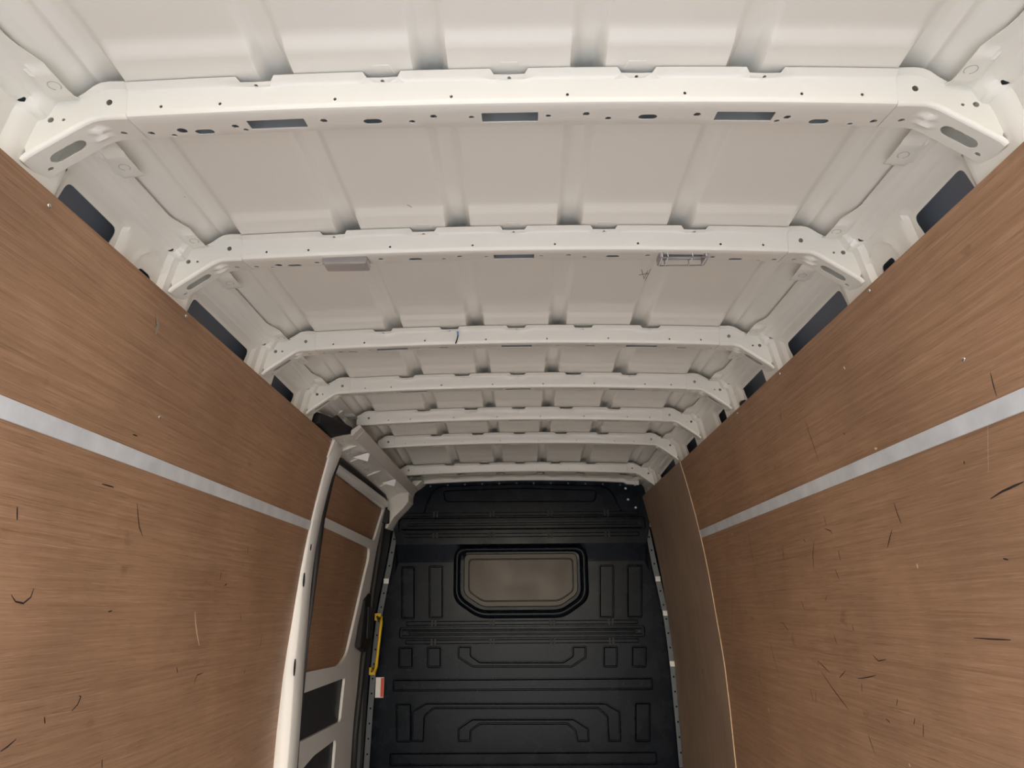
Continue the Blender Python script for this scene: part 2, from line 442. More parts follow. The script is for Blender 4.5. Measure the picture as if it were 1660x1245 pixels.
# ---- side walls above the plywood
WP = [(.728, 1.8325), (.775, 1.829), (.797, 1.820), (.808, 1.806), (.816, 1.785), (.824, 1.745), (.834, 1.700), (.842, 1.662)]
WL = [0.0]
for a, b in zip(WP, WP[1:]): WL.append(WL[-1]+math.hypot(b[0]-a[0], b[1]-a[1]))
WL = np.array(WL); WX = np.array([p[0] for p in WP]); WZ = np.array([p[1] for p in WP])
def s_of_z(z): return float(np.interp(-z, -WZ, WL))
def s_of_x(x): return float(np.interp(x, WX, WL))
def wall_pt(y, s, side, h):
    x = float(np.interp(s, WL, WX)); z = float(np.interp(s, WL, WZ))
    x2 = float(np.interp(s+.004, WL, WX)); z2 = float(np.interp(s+.004, WL, WZ)); x1 = float(np.interp(max(s-.004, 0), WL, WX)); z1 = float(np.interp(max(s-.004, 0), WL, WZ))
    t = Vector((x2-x1, z2-z1)).normalized(); nx, nz = -abs(t.y), -abs(t.x)       # towards the inside / down
    return (side*(x+nx*h), y, z+nz*h+drop(y))
def rib_relief(y, s, pads, circles, ribs, wins):
    h = 0.0
    for (yc, sc_, hw, hl) in pads:
        dx = abs(y-yc)/hw; ds = max(0.0, (s-sc_)/hl)
        d = max(dx, ds) if ds <= 0 else math.hypot(max(0, dx-.55)/.45, max(0, ds-.4)/.6) if dx > .55 and ds > .4 else max(dx, ds)
        h = max(h, .009*(1-float(sstep(.74, 1.08, d))))
    for (yc, sc_, r) in circles:
        d = math.hypot(y-yc, s-sc_); h += -.006*(1-float(sstep(r-.010, r, d)))+.005*math.exp(-((d-r)/.006)**2)
    for ry in ribs: h = max(h, .014*(1-float(sstep(.062, .074, abs(y-ry+.035))))*float(sstep(.035, .060, s)))
    # lengthwise pressings under the flange
    h += .009*float(sstep(.054, .060, s))*(1-float(sstep(.086, .094, s)))
    for (y0, y1, zt) in wins:
        s0 = s_of_z(zt)
        dy = max(y0-y, y-y1, 0); ds = max(s0-s, 0); d = math.hypot(dy, ds)
        h += -.012*(1-float(sstep(.010, .024, d)))
    return h
def build_wall(side):
    name = 'wall_right' if side > 0 else 'wall_left'
    root = empty(name); struct(root, 'cream upper %s side of the van body with dark cut-outs' % ('right' if side > 0 else 'left'))
    bounds = [REAR, 1.105-.55]+RIBY+[FRONT]
    wins = {(1.105, 1.632): [(1.172, 1.352, 1.768)], (1.632, 2.267): [(1.712, 2.112, 1.770)], (2.267, 2.759): [(2.338, 2.585, 1.766)],
            (2.759, 3.261): [(2.80, 2.950, 1.762)], (3.261, 3.757): [(3.33, 3.570, 1.766)], (3.757, 4.454): [(3.83, 4.300, 1.762)], (4.454, FRONT): [(4.56, 4.68, 1.745)],
            (.555, 1.105): [(.64, .86, 1.768)]}
    for a, b in zip(bounds, bounds[1:]):
        if b-a < .05: continue
        cut = side < 0 and a > 3.0
        if side < 0 and 2.7 < a < 3.0: b = 3.055
        if side < 0 and abs(a-3.261) < .001: a = 3.055
        W = wins.get((a, b), []) if not (side < 0 and a > 2.7) else []
        holes = []
        if side < 0 and a >= 2.7: W = [(2.80, 2.985, 1.775)] if a < 3 else []
        for (y0, y1, zt) in W:
            s0 = s_of_z(zt); s1 = s_of_z(1.672)
            sk = .022
            holes.append(rpoly([(y0+.004, s0), (y1, s0+.004), (y1-sk, s1), (y0-.012, s1)], .018, 4))
        small = []
        if (a, b) == (1.105, 1.632): small = [(1.445, 1.500, 1.727)]
        if (a, b) == (2.267, 2.759) or (a, b) == (2.759, 3.261): small = [(b-.17, b-.12, 1.727)] if side > 0 and a < 2.5 else []
        for (y0, y1, zt) in small: holes.append(rpoly([(y0, s_of_z(zt)), (y1, s_of_z(zt)), (y1, s_of_z(1.672)), (y0, s_of_z(1.672))], .014, 3))
        for d in (-.115,):
            if b < FRONT-.1 and b > .6 and not (side < 0 and a > 2.7): holes.append(circ(b+d, s_of_x(.806), .005, 8, .0065))
        if a > .6: holes.append(circ(a+.045, s_of_z(1.775), .0045, 8))
        r0, r1 = a, b
        # wavy free edge of the flange under the roof skin
        e = lambda x: s_of_x(x)
        long = (b-a) > .4
        if long:
            t1, t2 = a+.10, b-.10
            edge = [(a, e(.735)), (a+.055, e(.735)), (a+.075, e(.729)), (a+.142, e(.729)), (a+.147, e(.737)), (a+.153, e(.757)), (b-.225, e(.757)), (b-.205, e(.753)), (b-.165, e(.738)), (b-.15, e(.731)), (b-.06, e(.729)), (b, e(.735))]
            pads = [(a+.105, e(.758), .042, .020), (b-.125, e(.752), .036, .018)]
        else:
            edge = [(a, e(.735)), (b, e(.735))]; pads = []
        SM = s_of_x(.800) if cut else WL[-1]
        if cut: holes = []
        outer = dens(edge, .02, False)+dens([edge[-1], (b, SM), (a, SM), edge[0]], .03, False)[1:-1]
        cs = []
        if (a, b) in ((1.105, 1.632), (.555, 1.105)) or (side > 0 and a in (2.267,)):
            cs = [(b-.150, s_of_z(1.715), .060)]
        gs = list(np.arange(.008, SM, .008)); gy = list(np.arange(a+.006, b, .009))
        lines = []
        for yc, sc_, *_ in pads:   # pressed ring on each tab
            pass
        V, Fc = sheet(outer, holes, [(y, s) for y in gy for s in gs], lambda y, s: wall_pt(y, s, side, rib_relief(y, s, pads, cs, [r for r in RIBY], W)))
        mobj('side_panel', V, Fc, PAINT, root, True, solid=.0018)
        for yc, sc_, *_ in pads:
            m = MB(); c = Vector(wall_pt(yc, sc_-.008, side, .0095)); q = Vector(wall_pt(yc, sc_+.004, side, .0095)); ax = (q-c).normalized()
            pts = [c+Vector((0, 1, 0))*.010*math.cos(t)+ax*.010*math.sin(t) for t in np.linspace(.3, 2*math.pi-.6, 16)]
            m.tube(pts, .0011, 5); m.build('weld_ring', PRIMER, root, True)
    # outer skin seen through the cut-outs
    prof = [(.796, 1.8385), (.86, 1.832), (.905, 1.79), (.925, 1.73), (.945, 1.60), (.965, 1.40), (.985, 1.1), (1.0, .7), (1.0, 0)]
    ys = np.linspace(REAR, FRONT, 12); V = [(side*x, y, z+drop(y)) for y in ys for x, z in prof]; n = len(prof)
    Fc = [(i*n+j, i*n+j+1, (i+1)*n+j+1, (i+1)*n+j) for i in range(len(ys)-1) for j in range(n-1)]
    if side > 0 or True:
        mobj('outer_skin', V, Fc, SKIN, root, True, solid=.001)
    m = MB(); m.loft([[(side*.905, y, 1.758), (side*.915, y, 1.752), (side*.922, y, 1.735), (side*.93, y, 1.75)] for y in (REAR, FRONT)]); m.build('skin_stiffener', SKIN, root)
build_wall(1); build_wall(-1)

# ---- plywood lining
def ply(name, side, y0, y1, z0, z1, m, off=0.0, th=.009):
    zs = [z0]+[z for z in sorted(p[0] for p in PLY) if z0+.01 < z < z1-.01]+[z1]
    zz = []
    for a, b in zip(zs, zs[1:]): zz += list(np.linspace(a, b, 3)[:-1])
    zz.append(z1)
    ys = np.linspace(y0, y1, 8); V = []; Fc = []; n = len(zz)
    for k in (0, 1):
        for y in ys:
            for z in zz: V.append((side*(plyx(z)+off+k*th), y, z))
    N = len(ys)*n
    for i in range(len(ys)-1):
        for j in range(n-1):
            a = i*n+j; Fc += [(a, a+1, a+n+1, a+n), (N+a, N+a+n, N+a+n+1, N+a+1)]
    for i in range(len(ys)-1):
        for j in (0, n-1): a = i*n+j; Fc.append((a, a+n, N+a+n, N+a))
    for j in range(n-1):
        for i in (0, len(ys)-1): a = i*n+j; Fc.append((a, a+1, N+a+1, N+a))
    o = mobj(name, V, Fc, m, None, False)
    me = o.data; me.materials.append(WOODEDGE)
    for p in me.polygons:
        nx = abs(p.normal.x)
        p.use_smooth = nx > .6
        if nx < .6: p.material_index = 1
    bm = bmesh.new(); bm.from_mesh(me); bmesh.ops.recalc_face_normals(bm, faces=bm.faces)
    for e in bm.edges:
        if len(e.link_faces) == 2 and e.calc_face_angle() > .6: e.smooth = False
    bm.to_mesh(me); bm.free()
    return o
SZ = 1.335
YL, YR = 3.062, 3.612
pl_lu = tag(ply('plywood_panel', -1, REAR, YL, SZ, 1.700, WOOD), 'upper brown plywood lining sheet on the sliding door side', 'plywood panel', 'plywood lining sheets')
pl_ll = tag(ply('plywood_panel', -1, REAR, YL, 0.0, SZ-.0015, WOOD), 'large lower brown plywood sheet beside the white door pillar', 'plywood panel', 'plywood lining sheets')
pl_ru = tag(ply('plywood_panel', 1, REAR, YR, SZ, 1.692, WOOD), 'upper brown plywood lining sheet on the wall opposite the sliding door', 'plywood panel', 'plywood lining sheets')
pl_rl = tag(ply('plywood_panel', 1, REAR, YR, 0.0, SZ-.0015, WOOD), 'large lower scuffed plywood sheet on the wall opposite the sliding door', 'plywood panel', 'plywood lining sheets')
pl_rf = tag(ply('plywood_panel', 1, YR-.004, 4.812, 0.0, 1.694, WOOD_V, off=-.0046, th=.004), 'darker plywood sheet without a strip next to the black bulkhead', 'plywood panel', 'plywood lining sheets')
def strip(side, y1, lab):
    m = MB(); R = []
    for y in (REAR, y1):
        R.append([(side*(plyx(z)-d), y, z) for z, d in ((1.3165, .0008), (1.3175, .003), (1.3525, .003), (1.3535, .0008))])
    m.loft(R); tag(m.build('joint_strip', GALV), lab, 'metal strip', 'metal joint strips')
strip(-1, YL, 'flat grey metal strip over plywood joint, ending at white door pillar')
strip(1, YR-.005, 'flat grey metal strip over plywood joint, ending at darker plywood')
def ply_hit(px, py, off=0.0):
    """where a photo direction meets the plywood surface"""
    side = -1 if px < 830 else 1; X = .88
    for _ in range(25): p = at_x(px, py, side*X); X = plyx(min(max(p[2], 0), 1.7))
    p[0] = side*(X-off); return Vector(p)
def screw(px, py, parent):
    p = ply_hit(px, py, .0); s = 1 if px > 830 else -1; m = MB(); R = []
    for d, r in ((.0, .0052), (.0018, .0048), (.003, .0028)): R.append([(p.x-s*d, p.y+r*math.cos(t), p.z+r*math.sin(t)) for t in np.linspace(0, 2*math.pi, 9)[:-1]])
    m.loft(R); m.build('screw', CHROME, parent, True)
for px, py in ((79, 333), (301, 512)): screw(px, py, pl_lu)
for px, py in ((258, 676), (534, 716)): screw(px, py, pl_lu)
for px, py in ((1410, 471), (1563, 582), (1265, 606), (1196, 670)): screw(px, py, pl_ru)
def marks(name, px_lines, parent, m, wid):
    B = MB()
    for ln in px_lines:
        P = [ply_hit(x, y, .0006) for x, y in ln]
        Q = []
        for a, b in zip(P, P[1:]): Q += [a.lerp(b, k/4) for k in range(4)]
        Q.append(P[-1]); n = len(Q); vs = []; fs = []
        for i, q in enumerate(Q):
            d = (Q[min(i+1, n-1)]-Q[max(i-1, 0)]).normalized(); nn = d.cross(Vector((1, 0, 0))).normalized()
            wv = wid*(.25+.75*math.sin(math.pi*(i+.5)/n))
            vs += [q+nn*wv, q-nn*wv]
        fs = [(2*i, 2*i+1, 2*i+3, 2*i+2) for i in range(n-1)]
        B.add(vs, fs)
    o = B.build(name, m, parent); o['kind'] = 'stuff'; return o
L = lambda x0, y0, s, pts: [(x0+a/s, y0+b/s) for a, b in pts]
zl = lambda *p: L(0, 560, 1.818, p)
zr = lambda *p: L(1100, 560, 1.818, p)
marks('scuff_marks', [zl((32, 735), (45, 755), (68, 760), (90, 742), (99, 716)), zl((404, 466), (406, 500), (410, 535), (420, 562)), zl((210, 1078), (228, 1058), (238, 1035), (232, 1033)),
    zl((300, 1220), (300, 1245)), zl((0, 1197), (22, 1182), (47, 1160)), zl((130, 1095), (132, 1115)), zl((598, 965), (580, 972), (570, 1000)), zl((722, 955), (718, 970)), zl((708, 790), (710, 812)),
    zl((668, 703), (660, 708)), zl((330, 782), (318, 785)), zl((772, 850), (766, 890)), zl((50, 475), (50, 515)), zl((652, 668), (648, 690)), zl((520, 948), (523, 965)), zl((300, 408), (335, 418)), zl((390, 262), (405, 267)), zl((730, 595), (729, 612))], pl_ll, SCUFF, .0017)
marks('scuff_marks', [zr((920, 452), (955, 430), (990, 414), (1018, 402))], pl_rl, SCUFF, .0022)
marks('scuff_marks', [zr((636, 465), (645, 495), (657, 525)), zr((629, 543), (622, 572), (616, 596)), zr((399, 577), (396, 620), (399, 662)), zr((471, 603), (478, 634)), zr((429, 503), (435, 530)), zr((432, 540), (448, 546), (454, 556)),
    zr((411, 930), (412, 948)), zr((411, 930), (430, 948), (446, 965)), zr((420, 960), (450, 1005), (480, 1045), (503, 1075)), zr((529, 982), (560, 978), (583, 972)), zr((474, 980), (492, 960)), zr((612, 1100), (624, 1112)), zr((697, 1098), (694, 1118)),
    zr((722, 1115), (722, 1153)), zr((646, 1042), (643, 1062)), zr((512, 822), (517, 842)), zr((458, 853), (467, 880)), zr((270, 870), (280, 915), (298, 978)), zr((203, 532), (210, 580), (222, 640)), zr((306, 590), (311, 635)), zr((144, 660), (143, 715)),
    zr((160, 745), (158, 830)), zr((438, 735), (433, 755)), zr((362, 752), (372, 780)), zr((198, 770), (200, 800)), zr((462, 660), (474, 690)), zr((306, 815), (325, 842)), zr((572, 912), (590, 930), (612, 925)), zr((540, 995), (541, 1020)), zr((388, 1010), (398, 1050)), zr((405, 1020), (405, 1055)),
    zr((368, 570), (375, 580)), zr((842, 340), (843, 350)), zr((957, 628), (973, 632)), zr((235, 960), (245, 1010)), zr((870, 862), (930, 866), (980, 868)), zr((560, 1150), (578, 1200))], pl_rl, SCUFF, .0014)
marks('scuff_marks', [zr((920, 80), (928, 115), (938, 150)), zr((373, 220), (388, 265), (400, 300), (414, 342)), zr((300, 185), (303, 228)), zr((285, 350), (286, 372)), zr((487, 257), (491, 264)), zr((507, 372), (516, 400)), zr((250, 440), (250, 470))], pl_ru, SCUFF, .0013)
marks('pale_gouges', [zl((574, 785), (576, 820), (580, 850), (587, 885))], pl_ll, PALE, .003)
marks('pale_gouges', [zr((703, 643), (706, 657)), zr((264, 1066), (268, 1083)), zr((157, 552), (160, 560)), zr((680, 1232), (684, 1242))], pl_rl, PALE, .0022)
marks('pale_gouges', [zr((912, 215), (914, 375))], pl_rl, PALE, .0004)
marks('pale_gouges', [[(253, 512), (256, 526), (252, 542)]], pl_lu, GREYST, .007)
marks('pale_gouges', [zr((578, 304), (586, 304)), zr((487, 62), (492, 70))], pl_ru, PALE, .003)
marks('pale_gouges', [zr((64, 1005), (75, 1022), (82, 1035)), zr((118, 905), (122, 918))], pl_rf, SCUFF, .0012)

# ---- sliding door side: pillar, header, seal, door
pil = struct(empty('trim_1'), 'white painted door pillar beside the left plywood')
def pillar():
    m = MB(); R = []
    for z in np.linspace(0.0, 1.70, 24):
        px_ = plyx(z); inn = .004+.046*float(sstep(1.45, .45, z)); x = -(px_-inn)
        y1 = 3.185+.02*float(sstep(1.2, .6, z))+.05*float(sstep(1.52, 1.70, z))
        R.append([(x-.10, YL+.002, z), (x+.0, YL+.002, z), (x+.004, YL+.008, z), (x+.004, y1-.01, z), (x, y1, z), (x-.035, y1+.002, z), (x-.10, y1+.002, z)])
    m.loft(R); m.build('pillar_body', WHITE, pil, True)
    for px, py, ry, rz in ((504, 886, .007, .016), (493, 940, .010, .028), (478, 1082, .009, .032)):
        X = -.90
        for _ in range(20): p = at_x(px, py, X); X = -(plyx(min(p[2], 1.7))-(.004+.046*float(sstep(1.45, .45, p[2]))))+.0045
        mm = MB(); mm.loft([[(X+d, p[1]+ry*math.cos(t), p[2]+rz*math.sin(t)) for t in np.linspace(0, 2*math.pi, 13)[:-1]] for d in (-.002, .0006)])
        mm.build('pillar_hole', BLACKM, pil)
pillar()
DOORX = lambda z: -(plyx(min(z, 1.69))+.035)
door = struct(empty('door_1'), 'white sliding side door lined with brown plywood and charcoal boards')
D0, D1 = 3.20, 4.56
def door_sheet(name, yz, m, off, th=.006, parent=door, r=.03):
    loop = rpoly(yz, r, 4); lp = dens(loop, .06)
    V, Fc = sheet(lp, [], [(y, z) for y in np.arange(D0, D1+.1, .08) for z in np.arange(.02, 1.7, .06)], lambda y, z: (DOORX(z)+off, y, z))
    return mobj(name, V, Fc, m, parent, True, solid=th, off=0)
# door frame with the openings cut out of it
fr_out = rpoly([(D0-.1, .0), (D1+.03, .0), (D1+.05, .8), (D1+.09, 1.4), (D1+.05, 1.655), (D0-.1, 1.665)], .05, 4)
op_hi = rpoly([(D0-.02, 1.405), (D1-.06, 1.395), (D1+.01, 1.595), (D0-.02, 1.61)], .03, 4)
op_mid = rpoly([(D0-.02, .735), (4.10, .715), (D1-.30, .76), (D1-.16, 1.10), (D1-.10, 1.28), (D1-.13, 1.345), (D0-.02, 1.365)], .045, 5)
op_c1 = rpoly([(D0-.02, .645), (4.27, .640), (4.24, .425), (D0-.02, .45)], .02, 3)
op_c2 = rpoly([(3.75, .345), (4.17, .35), (4.15, .05), (D0-.02, .05), (D0-.02, .27)], .03, 3)
V, Fc = sheet(dens(fr_out, .05), [dens(op_hi, .05), dens(op_mid, .05), dens(op_c1, .05), dens(op_c2, .05)],
    [(y, z) for y in np.arange(D0, D1+.1, .06) for z in np.arange(.02, 1.66, .05)], lambda y, z: (DOORX(z), y, z))
mobj('door_frame', V, Fc, WHITE, door, True, solid=.014, off=0)
def grow(poly, d):
    c = Vector((sum(p[0] for p in poly)/len(poly), sum(p[1] for p in poly)/len(poly)))
    return [tuple(Vector(p)+(Vector(p)-c).normalized()*d) for p in poly]
for nm, poly, mm, off in (('upper_plywood_infill', op_hi, WOOD, -.014), ('main_plywood_infill', op_mid, WOOD, -.012), ('charcoal_infill', op_c1, CHAR, -.012), ('charcoal_infill', op_c2, CHAR, -.012)):
    lp = dens(grow(poly, .012), .06)
    V, Fc = sheet(lp, [], [(y, z) for y in np.arange(D0, D1, .08) for z in np.arange(.03, 1.66, .06)], lambda y, z, off=off: (DOORX(z)+off, y, z))
    mobj(nm, V, Fc, mm, door, True, solid=.005, off=0)
# rolled edge above the upper infill
m = MB(); m.loft([[(DOORX(1.62)+.012, y, 1.612), (DOORX(1.62)+.022, y, 1.625), (DOORX(1.66)+.01, y, 1.66), (DOORX(1.62)-.01, y, 1.66), (DOORX(1.62)-.01, y, 1.612)] for y in (D0-.05, D1+.05)]); m.build('door_top_roll', WHITE, door, bevel=.004)
# pull handle
hy = lambda px, py: at_x(px, py, -.935)
m = MB(); c = [hy(606, 966), hy(597, 962), hy(590, 972), hy(581, 1050), hy(590, 1057), hy(597, 1050)]
R = []
for d, k in ((-.02, 1.0), (.008, 1.0), (.016, .86)):
    cy = sum(p[1] for p in c)/6; cz = sum(p[2] for p in c)/6
    R.append([(-.935+d, cy+(p[1]-cy)*k, cz+(p[2]-cz)*k) for p in c])
m.loft(R); h = m.build('pull_handle', BLACKM, door, bevel=.004); h['label'] = 'black plastic pull handle recess'
m = MB(); cy, cz = float(cy), float(cz); m.box((-.922, cy-.05, cz-.09), (-.914, cy+.045, cz+.09)); g = m.build('grip_insert', CHAR, h, bevel=.004)

# black rubber seal round the door opening
seal = struct(empty('trim_2'), 'black rubber seal round the sliding door opening')
m = MB(); m.tube([(-.905, 3.21, .0), (-.905, 3.21, .9), (-.872, 3.205, 1.38), (-.838, 3.215, 1.59), (-.832, 3.25, 1.640), (-.838, 3.33, 1.660), (-.845, 3.9, 1.664), (-.850, 4.5, 1.664), (-.856, 4.60, 1.640), (-.868, 4.635, 1.57), (-.885, 4.64, 1.40), (-.915, 4.63, 1.10), (-.945, 4.60, .73), (-.965, 4.57, .30), (-.965, 4.56, 0)], .018, 8)
m.build('door_seal', BLACKM, seal, True)
m = MB(); m.box((-.885, 4.60, 1.515), (-.835, 4.66, 1.60)); m.build('seal_buffer', BLACKM, seal, bevel=.006)

# header underside between seal and roof rail, with brackets and punched marks
head = struct(empty('trim_3'), 'cream door header with small brackets above the sliding door')
def hx(u): return -.715-.135*u
def hz(u): return 1.725-.040*u
holes = []
for y, u in ((3.14, .45), (3.36, .62), (3.66, .48), (3.78, .62), (3.95, .65), (4.10, .68)):
    for dy, du in ((0, 0), (.022, .05), (-.014, .09)): holes.append(circ(y+dy, u+du, .0075, 8, .045))
V, Fc = sheet(dens([(3.06, 0), (4.80, 0), (4.80, 1), (3.06, 1)], .05), holes, [(y, u) for y in np.arange(3.08, 4.8, .03) for u in np.arange(.06, 1, .08)],
    lambda y, u: (hx(u), y, hz(u)+.012*math.exp(-((u-.5)/.25)**2)*(1-.5*math.exp(-((y-3.8)/.12)**2))-.010*float(sstep(.85, 1, u))))
mobj('header_panel', V, Fc, PAINT, head, True, solid=.002)
for y in (3.42, 4.17):
    m = MB(); m.loft([[(hx(.02), y, hz(.02)-.004), (hx(.62), y, hz(.62)-.006), (hx(.10), y+.01, hz(.1)-.045)], [(hx(.02), y+.012, hz(.02)-.004), (hx(.62), y+.012, hz(.62)-.006), (hx(.10), y+.022, hz(.1)-.045)]])
    m.build('bracket', WHITE, head)
for y in (3.27, 3.50, 3.90, 4.26):
    m = MB(); m.loft([[(hx(.25), y, hz(.25)+.002), (hx(.85), y, hz(.85)-.004), (hx(.85), y, hz(.85)+.006), (hx(.25), y, hz(.25)+.014)], [(hx(.25), y+.005, hz(.25)+.002), (hx(.85), y+.005, hz(.85)-.004), (hx(.85), y+.005, hz(.85)+.006), (hx(.25), y+.005, hz(.25)+.014)]])
    m.build('pressed_rib', PAINT, head)
# pillar head joining pillar to the header
m = MB(); m.loft([[(-.862, 3.05, 1.60), (-.815, 3.05, 1.62), (-.79, 3.05, 1.70), (-.86, 3.05, 1.72)], [(-.862, 3.20, 1.63), (-.825, 3.20, 1.66), (-.80, 3.20, 1.705), (-.87, 3.22, 1.72)]]); m.build('pillar_head', PAINT, head, bevel=.006)
# dark block filling the black gap behind the pillar head
m = MB(); m.loft([[(-.86, 2.84, 1.70), (-.80, 2.84, 1.72), (-.80, 2.84, 1.76), (-.87, 2.84, 1.78)], [(-.85, 2.95, 1.70), (-.775, 2.96, 1.725), (-.765, 2.96, 1.765), (-.86, 2.95, 1.80)], [(-.84, 3.06, 1.70), (-.73, 3.06, 1.722), (-.715, 3.06, 1.752), (-.84, 3.06, 1.78)]])
o = m.build('dark_gap_block', BLACKM, head, bevel=.008); o['label'] = 'dark navy block in the gap'
# grey cover over the door's roof rail, in four lengths
cov = empty('rail_cover', (-.70, 3.05, 1.72)); tag(cov, 'grey beige angled cover strip over the sliding door rail', 'cover strip')
for a, b in ((3.035, 3.10), (3.104, 3.985), (3.989, 4.345), (4.349, 4.80)):
    m = MB(); P = [(-.722, 1.712), (-.716, 1.709), (-.679, 1.747), (-.678, 1.752), (-.686, 1.760), (-.722, 1.735)]
    m.loft([[(x+.70, y-3.05, z-1.72) for x, z in P] for y in (a, b)]); m.build('cover_length', COVER, cov, bevel=.002)

# ---- bulkhead
BY = 4.852
bk = struct(empty('wall_front'), 'black moulded bulkhead closing off the cab')
B = lambda px, py: tuple(at_y(px, py, BY)[[0, 2]])
def by(z): return BY-.035*max(0.0, min(1.0, (z-1.372)/.025))
def by2(x, z):      # beside the window the panel starts leaning out lower down
    k = float(sstep(.37, .43, abs(x))); z0 = 1.372-.085*k
    return BY-.035*max(0.0, min(1.0, (z-z0)/(1.397-z0)))
HOLES = []
def inset_loop(P, d):
    out = []; n = len(P)
    for i in range(n):
        a = (P[i]-P[i-1]); b = (P[(i+1) % n]-P[i])
        if a.length < 1e-7: a = b
        if b.length < 1e-7: b = a
        na = Vector((-a.y, a.x)).normalized(); nb = Vector((-b.y, b.x)).normalized(); nn = (na+nb)
        if nn.length < 1e-4: nn = na
        nn.normalize(); out.append(P[i]+nn*d/max(.5, nn.dot(na)))
    return out
def ccw(poly):
    P = [Vector(p) for p in poly]; n = len(P)
    if sum(P[i].x*P[(i+1) % n].y-P[(i+1) % n].x*P[i].y for i in range(n)) < 0: P.reverse()
    return P
def pad(name, poly, h=.008, y=None, sl=.006, m=BLACK, parent=bk):
    """field standing proud of the panel with sloped sides"""
    P = ccw(poly); yf = (lambda z: y) if y is not None else by
    rings = [[(p.x, yf(p.y)+.002, p.y) for p in P], [(p.x, yf(p.y)-h*.75, p.y) for p in inset_loop(P, sl*.55)], [(p.x, yf(p.y)-h, p.y) for p in inset_loop(P, sl)]]
    mb = MB(); mb.loft(rings, True, False)
    top = inset_loop(P, sl); V, Fc = sheet([tuple(p) for p in top], [], [], lambda x, z: (x, yf(z)-h, z)); mb.add(V, Fc)
    return mb.build(name, m, parent, False)
def field(name, poly, gd=.014, gw=.004, h=.002):
    """field set off by a pressed groove all round it; the groove is cut into the base panel"""
    P = ccw(poly); HOLES.append([tuple(p) for p in P])
    R = []
    for d, dep in ((0, 0), (.002, gd*.6), (.0035, gd), (.0035+gw, gd), (.0055+gw, gd*.4-h*.6), (.009+gw, -h)): R.append([(p.x, by(p.y)+dep, p.y) for p in inset_loop(P, d)])
    mb = MB(); mb.loft(R, True, False); top = inset_loop(P, .009+gw)
    V, Fc = sheet([tuple(p) for p in top], [], [], lambda x, z: (x, by(z)-h, z)); n = len(mb.f); mb.add(V, Fc)
    o = mb.build(name, BLACK, bk, True); sharpen(o)
    o.data.polygons.foreach_set('use_smooth', [i < n for i in range(len(o.data.polygons))]); return o
def Z7(x, y): return B(420+x/3.233, 860+y/3.233)
def Z8(x, y): return B(740+x/3.233, 860+y/3.233)
def Z1(x, y): return B(600+x/3.074, 740+y/3.074)
base = [(-.86, 0), (-.845, .58), (-.832, .95), (-.822, 1.216), (-.815, 1.40), (-.835, 1.50), (-.80, 1.56), (-.745, 1.615), (-.712, 1.66), (-.712, 1.70), (-.70, 1.735), (-.655, 1.765), (-.62, 1.795), (-.514, 1.806), (-.2, 1.818), (0, 1.820), (.3, 1.815), (.62, 1.800), (.70, 1.790), (.80, 1.775), (.845, 1.72), (.838, 1.50), (.815, 1.40), (.822, 1.216), (.832, .95), (.845, .58), (.86, 0)]
m = MB(); n = len(base); m = MB(); m.box((-1.02, BY+.05, -.03), (1.02, BY+.06, 1.95)); m.build('cab_light_blocker', BLACKM, bk)  # added black sheet behind the bulkhead, stops daylight leaking round its edges
# side channels and drilled steel flanges
for s in (-1, 1):
    m = MB(); m.loft([[(s*.80, BY+.035, z), (s*(e+.0), BY+.035, z), (s*(e+.03), BY+.02, z), (s*(e+.03), BY+.045, z), (s*.80, BY+.045, z)] for z, e in ((0, .95), (.62, .935), (.95, .915), (1.10, .89), (1.40, .84), (1.50, .835))]); m.build('side_channel', BLACK, bk)
    V = []; Fc = []
    outl = [(.08, .93, .963), (.30, .925, .958), (.62, .915, .948), (.80, .905, .938), (.95, .892, .925), (1.10, .868, .902), (1.25, .842, .876), (1.41, .822, .852), (1.50, .815, .838)]
    hol = []
    outer = [(o_, z) for z, i_, o_ in outl]+[(i_, z) for z, i_, o_ in reversed(outl)]
    zz = np.array([q[0] for q in outl]); mid = np.array([(q[1]+q[2])/2 for q in outl])
    for z in np.arange(.16, 1.48, .085): hol.append(circ(float(np.interp(z, zz, mid)), float(z), .006, 8))
    V, Fc = sheet(outer, hol, [], lambda x, z: (s*x, BY-.012, z)); mobj('edge_flange', V, Fc, STEEL, bk, False, solid=.003)
    for z in ((1.17, .96, .66) if s > 0 else (1.17,)):
        x = float(np.interp(z, zz, mid)); mb = MB(); mb.box((s*x-.016, BY-.020, z-.016), (s*x+.016, BY-.014, z+.016)); mb.build('white_clip', STICK, bk, bevel=.002)
# upper field
field('upper_field', rpoly([Z1(*p) for p in ((262, 296), (305, 185), (345, 150), (750, 136), (1165, 148), (1205, 178), (1262, 296))], .03, 4), .005, .002)
pad('upper_inset', rpoly([Z1(*p) for p in ((362, 172), (750, 158), (1132, 168), (1122, 232), (374, 234))], .03, 4), .012, y=BY-.034, sl=.012)
